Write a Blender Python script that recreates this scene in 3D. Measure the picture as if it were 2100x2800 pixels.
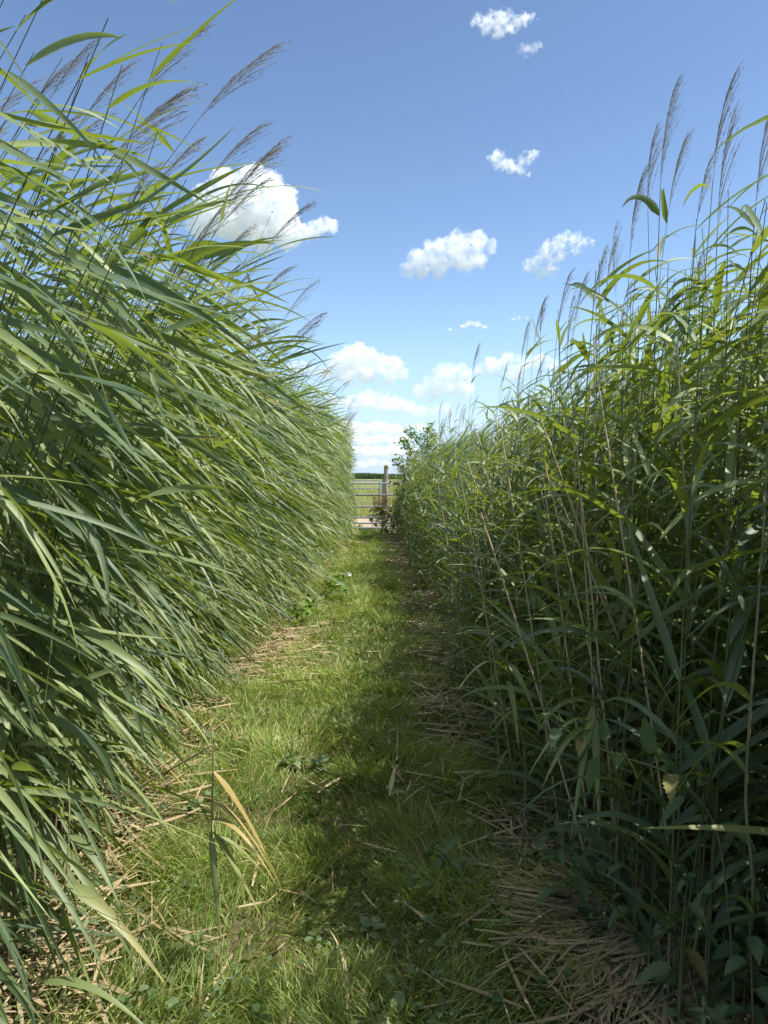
import bpy, math, random
import numpy as np
from mathutils import Vector, Matrix, Euler
for o in list(bpy.data.objects): bpy.data.objects.remove(o)
SC = bpy.context.scene
COL = SC.collection
R = math.radians
rng = np.random.default_rng(11)
random.seed(5)

# ---------------------------------------------------------------- camera, sky, sun, exposure
F = 1950.0                       # focal length in pixels of the 2100 x 2800 photograph
EYE = 1.37
cam = bpy.data.cameras.new('camera'); camo = bpy.data.objects.new('camera', cam); COL.objects.link(camo)
cam.sensor_fit = 'VERTICAL'; cam.sensor_height = 36; cam.lens = 36*F/2800
cam.clip_start = 0.02; cam.clip_end = 60000
PITCH, YAW = -3.02, -1.2
camo.location = (0, 0, EYE); camo.rotation_euler = (R(90+PITCH), 0, R(YAW))
SC.camera = camo
ROT = np.array(Euler((R(90+PITCH), 0, R(YAW))).to_matrix())

SUN_EL, SUN_AZ = 58.3, 104.0      # azimuth clockwise from the way the path runs (+Y)
w = bpy.data.worlds.new('World'); SC.world = w; w.use_nodes = True
nt = w.node_tree; nt.nodes.clear()
sky = nt.nodes.new('ShaderNodeTexSky'); sky.sky_type = 'NISHITA'; sky.sun_disc = False
sky.sun_elevation = R(SUN_EL); sky.sun_rotation = R(SUN_AZ); sky.air_density = 1.0; sky.dust_density = 0.15; sky.ozone_density = 2.2
bg = nt.nodes.new('ShaderNodeBackground'); bg.inputs[1].default_value = 0.108
wo = nt.nodes.new('ShaderNodeOutputWorld')
hs = nt.nodes.new('ShaderNodeHueSaturation'); hs.inputs['Saturation'].default_value = 1.04; nt.links.new(sky.outputs[0], hs.inputs['Color'])
tcw = nt.nodes.new('ShaderNodeTexCoord'); sxw = nt.nodes.new('ShaderNodeSeparateXYZ'); nt.links.new(tcw.outputs['Generated'], sxw.inputs[0])
mrw = nt.nodes.new('ShaderNodeMapRange'); mrw.interpolation_type = 'SMOOTHSTEP'; mrw.inputs[1].default_value = -0.02; mrw.inputs[2].default_value = 0.22; mrw.inputs[3].default_value = 0.85; mrw.inputs[4].default_value = 0.0
nt.links.new(sxw.outputs[2], mrw.inputs[0])
mxw = nt.nodes.new('ShaderNodeMix'); mxw.data_type = 'RGBA'; mxw.inputs[7].default_value = (2.7, 3.75, 5.3, 1)   # pale blue air low over the fields
nt.links.new(mrw.outputs[0], mxw.inputs[0]); nt.links.new(hs.outputs[0], mxw.inputs[6]); 
def wmap(src, a, b, c=0.0, d=1.0):
    n = nt.nodes.new('ShaderNodeMapRange'); n.interpolation_type = 'SMOOTHSTEP'
    for i_, q_ in zip((1, 2, 3, 4), (a, b, c, d)): n.inputs[i_].default_value = q_
    nt.links.new(src, n.inputs[0]); return n.outputs[0]
def wmath(op, a, b):
    n = nt.nodes.new('ShaderNodeMath'); n.operation = op; nt.links.new(a, n.inputs[0]); nt.links.new(b, n.inputs[1]); return n.outputs[0]
deep = nt.nodes.new('ShaderNodeMix'); deep.data_type = 'RGBA'; deep.blend_type = 'MULTIPLY'; deep.inputs[7].default_value = (0.90, 0.87, 0.88, 1)
nt.links.new(wmap(sxw.outputs[2], 0.12, 0.55), deep.inputs[0]); nt.links.new(mxw.outputs[2], deep.inputs[6])
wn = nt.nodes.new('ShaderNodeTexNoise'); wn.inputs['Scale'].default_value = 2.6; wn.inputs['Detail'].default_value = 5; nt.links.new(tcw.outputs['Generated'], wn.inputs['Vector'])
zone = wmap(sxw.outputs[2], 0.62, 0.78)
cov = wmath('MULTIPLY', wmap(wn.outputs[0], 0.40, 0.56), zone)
fill_cloud = nt.nodes.new('ShaderNodeMix'); fill_cloud.data_type = 'RGBA'; fill_cloud.inputs[7].default_value = (6.0, 6.2, 6.6, 1)   # unseen bright cloud overhead, added to lift the shade
nt.links.new(cov, fill_cloud.inputs[0]); nt.links.new(deep.outputs[2], fill_cloud.inputs[6]); nt.links.new(fill_cloud.outputs[2], bg.inputs[0]); nt.links.new(bg.outputs[0], wo.inputs[0])
sl = bpy.data.lights.new('sun', 'SUN'); sl.energy = 3.8; sl.angle = R(0.5); sl.color = (1, 0.965, 0.90)
so = bpy.data.objects.new('sun', sl); COL.objects.link(so)
sv = Vector((math.cos(R(SUN_EL))*math.sin(R(SUN_AZ)), math.cos(R(SUN_EL))*math.cos(R(SUN_AZ)), math.sin(R(SUN_EL))))
so.rotation_euler = sv.to_track_quat('Z', 'Y').to_euler()
so.location = sv*30
SC.view_settings.view_transform = 'Standard'; SC.view_settings.look = 'None'
SC.view_settings.exposure = 0.92; SC.view_settings.gamma = 1
cy = SC.cycles
cy.max_bounces = 10; cy.diffuse_bounces = 4; cy.glossy_bounces = 2; cy.transmission_bounces = 6
cy.transparent_max_bounces = 8; cy.volume_bounces = 8
cy.use_denoising = True; cy.caustics_reflective = False; cy.caustics_refractive = False

# ---------------------------------------------------------------- small helpers
def at(u, v, Y):
    """point of the place seen at photograph pixel (u, v), Y metres down the path"""
    d = ROT @ np.array([(u-1050)/F, -(v-1400)/F, -1.0])
    return np.array([0, 0, EYE]) + d*(Y/d[1])
def on_ground(u, v, z=0.0):
    d = ROT @ np.array([(u-1050)/F, -(v-1400)/F, -1.0])
    return np.array([0, 0, EYE]) + d*((z-EYE)/d[2])
def norm(a): return a/np.maximum(np.linalg.norm(a, axis=-1, keepdims=True), 1e-9)
def rad(n, a, b): return rng.uniform(a, b, n)
_grids = {}
def vnoise(x, y, s, seed=0):
    """smooth 2-D value noise in 0..1, cell size s"""
    if seed not in _grids: _grids[seed] = np.random.default_rng(1000+seed).random((256, 256))
    g = _grids[seed]; x = np.asarray(x)/s + 97.3; y = np.asarray(y)/s + 41.7
    i = np.floor(x).astype(int); j = np.floor(y).astype(int); fx = x-i; fy = y-j
    fx = fx*fx*(3-2*fx); fy = fy*fy*(3-2*fy)
    a = g[i % 256, j % 256]; b = g[(i+1) % 256, j % 256]; c = g[i % 256, (j+1) % 256]; d = g[(i+1) % 256, (j+1) % 256]
    return (a*(1-fx)+b*fx)*(1-fy) + (c*(1-fx)+d*fx)*fy

class Buf:
    """collects strips and tubes and links them as one mesh object"""
    def __init__(s): s.v = []; s.f = []; s.uv = []; s.c = []; s.m = []; s.n = 0
    def grid(s, V, var, dry, mat=0, closed=False):
        """V (N, A, K, 3): N sheets of A rows by K columns"""
        N, A, K, _ = V.shape
        idx = np.arange(N*A*K).reshape(N, A, K) + s.n
        nxt = np.roll(idx, -1, 2) if closed else idx[:, :, 1:]
        cur = idx if closed else idx[:, :, :-1]
        q = np.stack([cur[:, :-1], nxt[:, :-1], nxt[:, 1:], cur[:, 1:]], -1).reshape(-1, 4)
        s.v.append(V.reshape(-1, 3)); s.f.append(q); s.n += N*A*K; s.m.append(np.full(len(q), mat))
        uu = np.broadcast_to(np.linspace(0, 1, K)[None, None, :], (N, A, K)); vv = np.broadcast_to(np.linspace(0, 1, A)[None, :, None], (N, A, K))
        s.uv.append(np.stack([uu, vv], -1).reshape(-1, 2))
        var = np.broadcast_to(np.asarray(var, float).reshape(-1, 1, 1), (N, A, K))
        dry = np.asarray(dry, float)
        dry = np.broadcast_to(dry.reshape(-1, 1, 1) if dry.ndim < 2 else dry[:, :, None], (N, A, K))
        s.c.append(np.stack([var, dry, vv, np.ones_like(var)], -1).reshape(-1, 4))
    def build(s, name, mats, parent=None, origin=(0, 0, 0)):
        me = bpy.data.meshes.new(name)
        v = np.concatenate(s.v) - np.asarray(origin); f = np.concatenate(s.f)
        me.vertices.add(len(v)); me.vertices.foreach_set('co', v.ravel().astype(np.float32))
        me.loops.add(f.size); me.loops.foreach_set('vertex_index', f.ravel().astype(np.int32))
        me.polygons.add(len(f)); me.polygons.foreach_set('loop_start', np.arange(0, f.size, 4, dtype=np.int32))
        me.polygons.foreach_set('use_smooth', np.ones(len(f), bool))
        mats = mats if isinstance(mats, (list, tuple)) else [mats]
        for m in mats: me.materials.append(m)
        me.polygons.foreach_set('material_index', np.concatenate(s.m).astype(np.int32))
        uvl = me.uv_layers.new(name='uv'); uvl.data.foreach_set('uv', np.concatenate(s.uv)[f.ravel()].ravel().astype(np.float32))
        at_ = me.color_attributes.new('tint', 'FLOAT_COLOR', 'POINT'); at_.data.foreach_set('color', np.concatenate(s.c).ravel().astype(np.float32))
        me.update(calc_edges=True)
        o = bpy.data.objects.new(name, me); COL.objects.link(o)
        if parent is not None: o.parent = parent
        else: o.location = tuple(float(q) for q in origin)
        return o

def leaf_profile(t):            # reed blade: narrow at the sheath, widest near a third, long fine tip
    return np.clip(np.minimum(0.28+t*4.2, 1.0), 0, 1)*np.clip((1-t)**0.75*(1.12-0.12*t), 0, 1)*np.where(t > 0.999, 0.05, 1)
def blade_profile(t): return np.clip((1-t**2.2), 0.04, 1)
def flat_profile(t): return np.ones_like(t)
def strips(P0, D0, L, W, bend, roll, twist, S, K=3, fold=0.25, prof=leaf_profile, sag=None):
    """N curved strips. P0, D0, bend (N,3); L, W, roll, twist (N,)"""
    N = len(P0); p = P0.copy(); d = norm(D0.copy()); rows = []
    ts = np.linspace(0, 1, S+1)
    for k in range(S+1):
        t = ts[k]
        up = np.tile(np.array([0., 0, 1]), (N, 1))
        s = np.cross(d, up); bad = np.linalg.norm(s, axis=1) < 0.12
        s[bad] = np.cross(d[bad], np.array([0.3, 1., 0])); s = norm(s); n = np.cross(s, d)
        a = (roll + twist*t)[:, None]
        s2 = s*np.cos(a) + n*np.sin(a); n2 = n*np.cos(a) - s*np.sin(a)
        wv = (W*prof(np.array(t))*0.5)[:, None]
        if K == 3: rows.append(np.stack([p-s2*wv+n2*wv*fold, p-n2*wv*fold*0.6, p+s2*wv+n2*wv*fold], 1))
        else: rows.append(np.stack([p-s2*wv, p+s2*wv], 1))
        p = p + d*(L/S)[:, None]
        d = norm(d + bend*(1.0/S)*(0.5+t))
    return np.stack(rows, 1)
def tubes(path, radius, K=5):
    """path (N, A, 3), radius (N, A)"""
    tan = norm(np.gradient(path, axis=1)); ref = np.array([0.31, 0.95, 0.05])
    s = norm(np.cross(tan, ref)); n = np.cross(tan, s)
    a = np.linspace(0, 2*np.pi, K, endpoint=False)
    return path[:, :, None, :] + radius[:, :, None, None]*(s[:, :, None, :]*np.cos(a)[None, None, :, None] + n[:, :, None, :]*np.sin(a)[None, None, :, None])

def empty(name, loc, label=None, cat=None, group=None):
    o = bpy.data.objects.new(name, None); COL.objects.link(o); o.location = tuple(float(q) for q in loc); o.empty_display_size = 0.1
    return tag(o, label, cat, group)
def tag(o, label=None, cat=None, group=None, kind=None):
    if label: o['label'] = label
    if cat: o['category'] = cat
    if group: o['group'] = group
    if kind: o['kind'] = kind
    return o

# ---------------------------------------------------------------- materials
def mat_new(name):
    m = bpy.data.materials.new(name); m.use_nodes = True; t = m.node_tree; t.nodes.clear()
    return m, t, t.nodes.new('ShaderNodeOutputMaterial')
def N_(t, kind, **kw):
    n = t.nodes.new(kind)
    for k, v in kw.items(): setattr(n, k, v)
    return n
def mixc(t, fac, a, b, blend='MIX'):
    n = N_(t, 'ShaderNodeMix', data_type='RGBA', blend_type=blend)
    for s, v in ((0, fac), (6, a), (7, b)):
        if isinstance(v, (int, float)): n.inputs[s].default_value = v
        elif isinstance(v, tuple): n.inputs[s].default_value = (*v, 1)
        else: t.links.new(v, n.inputs[s])
    return n.outputs[2]
def noise(t, scale, detail=3, vec=None, rough=0.55):
    n = N_(t, 'ShaderNodeTexNoise'); n.inputs['Scale'].default_value = scale; n.inputs['Detail'].default_value = detail; n.inputs['Roughness'].default_value = rough
    if vec is not None: t.links.new(vec, n.inputs['Vector'])
    return n.outputs[0]
def ramp(t, src, lo, hi):
    n = N_(t, 'ShaderNodeMapRange'); n.inputs[1].default_value = lo; n.inputs[2].default_value = hi
    t.links.new(src, n.inputs[0]); return n.outputs[0]
def leafmat(name, dark, light, dry, trans, tfac, rough=0.42, spec=0.4, veins=True, drytrans=(0.35, 0.22, 0.05)):
    m, t, out = mat_new(name)
    a = N_(t, 'ShaderNodeAttribute', attribute_name='tint'); sp = N_(t, 'ShaderNodeSeparateColor'); t.links.new(a.outputs['Color'], sp.inputs[0])
    c = mixc(t, sp.outputs[0], dark, light)
    tr = mixc(t, sp.outputs[0], tuple(q*0.75 for q in trans), trans)
    geo = N_(t, 'ShaderNodeNewGeometry')
    n1 = noise(t, 9, 3, geo.outputs['Position'])
    dn = N_(t, 'ShaderNodeMath', operation='MULTIPLY_ADD'); t.links.new(n1, dn.inputs[0]); dn.inputs[1].default_value = 0.9; dn.inputs[2].default_value = -0.45
    dd = N_(t, 'ShaderNodeMath', operation='ADD', use_clamp=True); t.links.new(sp.outputs[1], dd.inputs[0])
    gate = N_(t, 'ShaderNodeMath', operation='MULTIPLY'); t.links.new(dn.outputs[0], gate.inputs[0]); t.links.new(sp.outputs[1], gate.inputs[1]); t.links.new(gate.outputs[0], dd.inputs[1])
    c = mixc(t, dd.outputs[0], c, dry); tr = mixc(t, dd.outputs[0], tr, drytrans)
    b = N_(t, 'ShaderNodeBsdfPrincipled'); b.inputs['Roughness'].default_value = rough; b.inputs['Specular IOR Level'].default_value = spec
    if veins:
        uv = N_(t, 'ShaderNodeUVMap'); mp = N_(t, 'ShaderNodeMapping'); mp.inputs['Scale'].default_value = (16, 0.7, 1); t.links.new(uv.outputs[0], mp.inputs[0])
        v = noise(t, 1.0, 2, mp.outputs[0], 0.6)
        c = mixc(t, 1.0, c, mixc(t, ramp(t, v, 0.3, 0.7), (0.66, 0.69, 0.64), (1.22, 1.18, 1.14)), 'MULTIPLY')
        bp = N_(t, 'ShaderNodeBump'); bp.inputs['Strength'].default_value = 0.25; bp.inputs['Distance'].default_value = 0.002
        t.links.new(v, bp.inputs['Height']); t.links.new(bp.outputs[0], b.inputs['Normal'])
    t.links.new(c, b.inputs['Base Color'])
    tl = N_(t, 'ShaderNodeBsdfTranslucent'); t.links.new(tr, tl.inputs[0])
    mx = N_(t, 'ShaderNodeMixShader'); mx.inputs[0].default_value = tfac
    t.links.new(b.outputs[0], mx.inputs[1]); t.links.new(tl.outputs[0], mx.inputs[2]); t.links.new(mx.outputs[0], out.inputs[0])
    return m
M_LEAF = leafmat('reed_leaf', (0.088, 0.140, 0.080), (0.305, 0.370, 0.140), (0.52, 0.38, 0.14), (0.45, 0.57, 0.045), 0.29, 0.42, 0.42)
M_GRASS = leafmat('grass_blade', (0.10, 0.19, 0.032), (0.37, 0.47, 0.125), (0.66, 0.52, 0.27), (0.46, 0.60, 0.06), 0.36, 0.45, 0.4, veins=False)
M_HERB = leafmat('herb_leaf', (0.075, 0.125, 0.05), (0.16, 0.22, 0.10), (0.30, 0.22, 0.07), (0.16, 0.30, 0.02), 0.25, 0.6, 0.2, veins=False)
M_WEED = leafmat('weed_leaf', (0.12, 0.18, 0.08), (0.24, 0.31, 0.15), (0.35, 0.27, 0.1), (0.25, 0.38, 0.05), 0.25, 0.6, 0.25, veins=False)
M_LIME = leafmat('bindweed_leaf', (0.09, 0.17, 0.02), (0.15, 0.24, 0.035), (0.3, 0.25, 0.07), (0.30, 0.42, 0.02), 0.33, 0.5, 0.3, veins=False)
M_STEM = leafmat('reed_stem', (0.07, 0.10, 0.035), (0.20, 0.21, 0.09), (0.58, 0.46, 0.31), (0.1, 0.12, 0.02), 0.05, 0.4, 0.5)
M_LITTER = leafmat('dry_litter', (0.20, 0.145, 0.075), (0.52, 0.41, 0.25), (0.58, 0.46, 0.28), (0.3, 0.2, 0.1), 0.10, 0.6, 0.3)
M_PLUME = leafmat('reed_plume', (0.22, 0.19, 0.165), (0.38, 0.34, 0.26), (0.38, 0.31, 0.22), (0.40, 0.35, 0.26), 0.42, 0.6, 0.2, veins=False)
M_DOCK = leafmat('dock_seed', (0.15, 0.07, 0.03), (0.26, 0.15, 0.05), (0.3, 0.2, 0.1), (0.3, 0.14, 0.03), 0.2, 0.6, 0.2, veins=False)
M_PETAL = leafmat('petal', (0.8, 0.8, 0.78), (0.85, 0.85, 0.82), (0.8, 0.8, 0.7), (0.8, 0.8, 0.75), 0.3, 0.6, 0.2, veins=False)
M_CROP = leafmat('maize_leaf', (0.05, 0.085, 0.03), (0.09, 0.14, 0.045), (0.3, 0.25, 0.1), (0.15, 0.25, 0.02), 0.25, 0.5, 0.3, veins=False)

def solidmat(name, a, b, scale, rough=0.7, metal=0.0, bump=0.3, stretch=(1, 1, 1)):
    m, t, out = mat_new(name)
    tc = N_(t, 'ShaderNodeTexCoord'); mp = N_(t, 'ShaderNodeMapping'); mp.inputs['Scale'].default_value = stretch; t.links.new(tc.outputs['Object'], mp.inputs[0])
    n = noise(t, scale, 6, mp.outputs[0], 0.65)
    p = N_(t, 'ShaderNodeBsdfPrincipled'); p.inputs['Roughness'].default_value = rough; p.inputs['Metallic'].default_value = metal
    t.links.new(mixc(t, ramp(t, n, 0.32, 0.68), a, b), p.inputs['Base Color'])
    bp = N_(t, 'ShaderNodeBump'); bp.inputs['Strength'].default_value = bump; bp.inputs['Distance'].default_value = 0.01
    t.links.new(n, bp.inputs['Height']); t.links.new(bp.outputs[0], p.inputs['Normal']); t.links.new(p.outputs[0], out.inputs[0])
    return m
M_STEEL = solidmat('galvanised_steel', (0.20, 0.23, 0.26), (0.36, 0.39, 0.43), 14, 0.5, 0.35, 0.1)
M_WOOD = solidmat('weathered_wood', (0.26, 0.225, 0.175), (0.50, 0.45, 0.36), 9, 0.85, 0, 0.6, (6, 6, 0.7))
M_MOSS = solidmat('mossy_wood', (0.09, 0.12, 0.03), (0.2, 0.22, 0.08), 25, 0.9, 0, 0.6)
M_DARKWOOD = solidmat('dark_wood', (0.03, 0.028, 0.024), (0.09, 0.08, 0.07), 9, 0.8, 0, 0.5, (1, 6, 6))
M_LICHEN = solidmat('lichen_wood', (0.12, 0.115, 0.10), (0.6, 0.6, 0.55), 22, 0.9, 0, 0.5)
def groundmat():
    m, t, out = mat_new('ground_soil')
    g = N_(t, 'ShaderNodeNewGeometry'); pos = g.outputs['Position']
    n1 = noise(t, 1.6, 5, pos); n2 = noise(t, 38, 4, pos, 0.7); n3 = noise(t, 0.05, 4, pos)
    c = mixc(t, ramp(t, n2, 0.3, 0.7), (0.075, 0.055, 0.032), (0.19, 0.15, 0.085))
    c = mixc(t, ramp(t, n1, 0.42, 0.62), c, mixc(t, ramp(t, n2, 0.3, 0.7), (0.05, 0.065, 0.02), (0.13, 0.15, 0.05)))
    sx = N_(t, 'ShaderNodeSeparateXYZ'); t.links.new(pos, sx.inputs[0])
    far = mixc(t, ramp(t, n3, 0.35, 0.65), (0.13, 0.17, 0.05), (0.25, 0.22, 0.10))
    c = mixc(t, ramp(t, sx.outputs[1], 20, 24), c, far)
    p = N_(t, 'ShaderNodeBsdfPrincipled'); p.inputs['Roughness'].default_value = 0.95; p.inputs['Specular IOR Level'].default_value = 0.1
    t.links.new(c, p.inputs['Base Color'])
    bp = N_(t, 'ShaderNodeBump'); bp.inputs['Strength'].default_value = 0.7; bp.inputs['Distance'].default_value = 0.02
    t.links.new(n2, bp.inputs['Height']); t.links.new(bp.outputs[0], p.inputs['Normal']); t.links.new(p.outputs[0], out.inputs[0])
    return m
M_GROUND = groundmat()
M_TRACK = solidmat('dry_earth', (0.34, 0.24, 0.15), (0.46, 0.35, 0.23), 3, 0.95, 0, 0.4)
def cloudmat(name, density, wisp=0.0, scale=0.01):
    m, t, out = mat_new(name); m.cycles.volume_step_rate = 0.5
    v = N_(t, 'ShaderNodeVolumePrincipled'); v.inputs['Color'].default_value = (1, 1, 1, 1); v.inputs['Density'].default_value = density; v.inputs['Anisotropy'].default_value = 0.1
    if wisp:
        g = N_(t, 'ShaderNodeNewGeometry'); n = noise(t, scale, 4, g.outputs['Position'], 0.5)
        r = N_(t, 'ShaderNodeMapRange'); r.inputs[1].default_value = wisp; r.inputs[2].default_value = wisp+0.27; r.inputs[4].default_value = density
        t.links.new(n, r.inputs[0]); t.links.new(r.outputs[0], v.inputs['Density'])
    t.links.new(v.outputs[0], out.inputs['Volume'])
    return m

# ---------------------------------------------------------------- ground, track, far field
def ground_z(x, y):
    edge = np.clip((5-np.abs(x))/1.5, 0, 1)*np.clip((20-y)/3, 0, 1)*np.clip((y+3)/2, 0, 1)
    return edge*((vnoise(x, y, 0.9, 3)-0.5)*0.07 + (vnoise(x, y, 0.28, 4)-0.5)*0.03)
def build_ground():
    xs = np.concatenate([[-6000, -2000, -600, -200, -60, -20, -9], np.arange(-5.2, 5.21, 0.1), [9, 20, 60, 200, 600, 2000, 6000]])
    ys = np.concatenate([[-600, -100, -20, -8], np.arange(-3, 21, 0.1), [24, 30, 45, 80, 150, 300, 700, 1500, 4000, 12000]])
    X, Y = np.meshgrid(xs, ys)
    V = np.stack([X, Y, ground_z(X, Y)], -1)[None]
    b = Buf(); b.grid(V, [0.5], [0.]); o = b.build('ground', M_GROUND); tag(o, kind='structure')
    xs = np.linspace(-14, 14, 30); ys = np.linspace(18.4, 22.2, 14); X, Y = np.meshgrid(xs, ys)
    Y = Y + 0.5*np.sin(X*0.9)*(np.abs(Y-20.3)/2)
    b = Buf(); b.grid(np.stack([X, Y, 0.006+0*X], -1)[None], [0.5], [0.]); tag(b.build('dirt_track', M_TRACK), kind='structure')
build_ground()

# ---------------------------------------------------------------- reeds
def left_edge(y):  return -1.02 + 0.10*np.sin(y*0.9+1.0) + np.clip((y-6)/12, 0, 1)*0.60
def right_edge(y): return 0.66 + 0.07*np.sin(y*1.1) - np.clip((y-9)/8, 0, 1)*0.14

def reed_params(x, y, side):
    """random size, lean and leaf habit for reeds standing at x, y; side -1 is the windward bank left of the path"""
    n = len(x); inner = (left_edge(y)-x) if side < 0 else (x-right_edge(y))
    p = dict(x=x, y=y, side=side)
    if side < 0:
        p['H'] = (rng.normal(2.58, 0.17, n) - 0.32*np.clip(0.35-inner, 0, 0.35)/0.35*rng.random(n))*np.where((rng.random(n) < 0.30) & (inner < 0.4), rad(n, 0.35, 0.75), 1)
        p['lx'] = rng.normal(0.80, 0.12, n)*np.minimum(p['H']/2.2, 1)**1.3; p['ly'] = rng.normal(-0.04, 0.10, n)
    else:
        p['H'] = np.where(y < 1.5, 0.45, 0.0) + 0.22*np.clip((4.2-y)/2.2, 0, 1) + rng.normal(2.0, 0.15, n) - np.where(y < 3.4, 0.6*np.clip(0.22-inner, 0, 0.22)/0.22, 1.05*np.clip(0.5-inner, 0, 0.5)/0.5)*rng.random(n)**0.7
        p['lx'] = rng.normal(0.10, 0.12, n) - np.where(y < 1.5, 0.22, 0); p['ly'] = rng.normal(-0.02, 0.14, n)
    if side < 0: p['lx'] = np.minimum(p['lx'], np.maximum(-0.40-0.1*rng.random(n)-x, 0.15))
    p['phi'] = rad(n, 0, 2*np.pi); p['plume'] = rng.random(n) < np.where(y < 4, 0.20, 0.12)*(1.0 if side < 0 else 0.8)
    p['nl'] = rng.integers(12, 17, n) if side < 0 else rng.integers(16, 22, n)
    return p
def take(p, i):
    return {k: (v if k == 'side' else v[i]) for k, v in p.items()}
def stem_point(p, r, t):
    """r reed indices, t heights along the stem 0..1"""
    t = t*np.where(p['plume'][r], 1.0, 0.93); e = t**1.75
    z0 = ground_z(p['x'][r], p['y'][r]) - 0.02
    return np.stack([p['x'][r]+p['lx'][r]*e, p['y'][r]+p['ly'][r]*e, z0 + p['H'][r]*t*(1-0.10*(p['side'] < 0)*t)], -1)
def reed_leaves(p, S, K):
    n = len(p['x']); r = np.repeat(np.arange(n), p['nl']); m = len(r)
    k = np.concatenate([np.arange(q) for q in p['nl']]); kk = k/np.maximum(p['nl'][r]-1, 1)
    lo = 0.05 if p['side'] > 0 else 0.16
    t = np.clip(lo + (0.965-lo)*kk**(0.98 if p['side'] > 0 else 0.85) + rad(m, -0.03, 0.03), 0.06, 0.985)
    P = stem_point(p, r, t); tan = norm(stem_point(p, r, np.minimum(t+0.02, 1.02)) - P)
    az = p['phi'][r] + np.pi*k + rng.normal(0, 0.45, m)
    h = np.stack([np.cos(az), np.sin(az), 0*az], -1)
    top = np.clip((t-0.35)/0.5, 0, 1)
    if p['side'] < 0:
        wind = norm(np.stack([1+0*t, rng.normal(-0.30, 0.34, m), 0*t], -1)); wf = ((0.45+0.45*np.clip(t*1.6, 0, 1))*np.where(rng.random(m) < 0.12, 0.35, 1))[:, None]
        h = norm(h*(1-wf) + wind*wf*1.5)
        D0 = tan*rad(m, 0.0, 0.3)[:, None] + h*1.0 - np.stack([0*t, 0*t, rng.normal(0.62, 0.27, m)+0.15*(1-t)], -1)
        D0 = np.where((kk > 0.99)[:, None], tan*0.5+h*0.9, D0)
        g = np.abs(rng.normal(0.42, 0.4, m)) + (1-t)*rad(m, 0.0, 0.6) + np.where(rng.random(m) < 0.06, 2.2, 0)
        bend = wind*rad(m, 0.0, 0.35)[:, None] + rng.normal(0, 0.24, (m, 3)) + np.stack([0*g, 0*g, -g], -1)
        L = rad(m, 0.32, 0.60)*(0.75+0.35*np.sin(np.pi*np.clip(kk, 0.1, 0.95))); W = rad(m, 0.013, 0.031); L = L*np.where(p['y'][r] < 2.8, 0.86, 1)
        roll = rng.normal(-0.35, 0.75, m); tw = rng.normal(-0.1, 1.1, m)
    else:
        wind = norm(np.stack([1+0*t, rng.normal(-0.1, 0.3, m), 0*t], -1)); wf = (0.05+0.42*top*rad(m, 0.3, 1.3))[:, None]
        h = norm(h*(1-wf) + wind*wf*1.3)
        D0 = tan*rad(m, 0.6, 1.5)[:, None] + h*1.0
        g = rad(m, 0.4, 2.6)
        D0 = np.where((kk > 0.99)[:, None], tan*0.7+h*0.7, D0)
        bend = wind*(0.35*top*rng.random(m))[:, None] + h*0.25 + rng.normal(0, 0.25, (m, 3)) + np.stack([0*g, 0*g, -g], -1)
        L = rad(m, 0.26, 0.54)*(0.75+0.35*np.sin(np.pi*np.clip(kk, 0.1, 0.95))); W = rad(m, 0.014, 0.029)*np.where(p['y'][r] < 3.6, 1.25-0.2*top, 1); L = L*(1-0.18*top)
        roll = rng.normal(0, 0.4, m); tw = rng.normal(0, 0.7, m)
    var = np.clip(rng.normal(0.46 if p['side'] < 0 else 0.26, 0.34 if p['side'] < 0 else 0.22, m)+0.9*(vnoise(P[:, 0], P[:, 1]+P[:, 2], 0.5, 41)-0.5), 0, 1)  # lighter left bank, darker right bank: sun and shade put into the tint
    dr = np.where(rng.random(m) < 0.012 + 0.05*(t < 0.22), rad(m, 0.3, 0.9), 0)
    tip = rng.random(m) < 0.05
    dr = dr*((p['y'][r] > 2.6) | (t < 0.4))
    ts = np.linspace(0, 1, S+1)
    dry = np.clip(dr[:, None]*(0.5+ts[None]) + tip[:, None]*np.clip((ts[None]-0.7)*3, 0, 0.9), 0, 1)
    V = strips(P, D0, L, W, bend, roll, tw, S, K, 0.22)
    lim = -0.10-0.006*V[..., 1] if p['side'] < 0 else -0.25-0.02*V[..., 1]
    lim = lim - (rng.random(len(V))**2*0.30*np.clip(t*1.4-0.2, 0, 1))[:, None, None]*(p['side'] < 0)
    bad = ((V[..., 0] > lim) if p['side'] < 0 else (-V[..., 0] > lim)) & (V[..., 1] > -1)
    near = (V[..., 1] < 1.25) & (V[..., 1] > -0.4) & (np.abs(V[..., 0]) < 0.42)
    if p['side'] > 0: near = near | ((V[..., 1] < 1.4) & (V[..., 1] > 0.1) & (V[..., 0] < 0.66*V[..., 1]))
    ok = ~(bad | near).any((1, 2))
    return r[ok], V[ok], var[ok], dry[ok]
def reed_stems(p, A, K):
    n = len(p['x']); t = np.linspace(0, 1.0, A+1)
    r = np.repeat(np.arange(n), A+1)
    path = stem_point(p, r, np.tile(t, n)).reshape(n, A+1, 3)
    rad_ = np.tile(0.0033*(1-0.68*t), (n, 1))*rad(n, 0.8, 1.25)[:, None]
    return tubes(path, rad_, K), rng.random(n), np.clip(0.6-2.2*t[None]+rad(n, -0.3, 0.2)[:, None], 0, 1)
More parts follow.
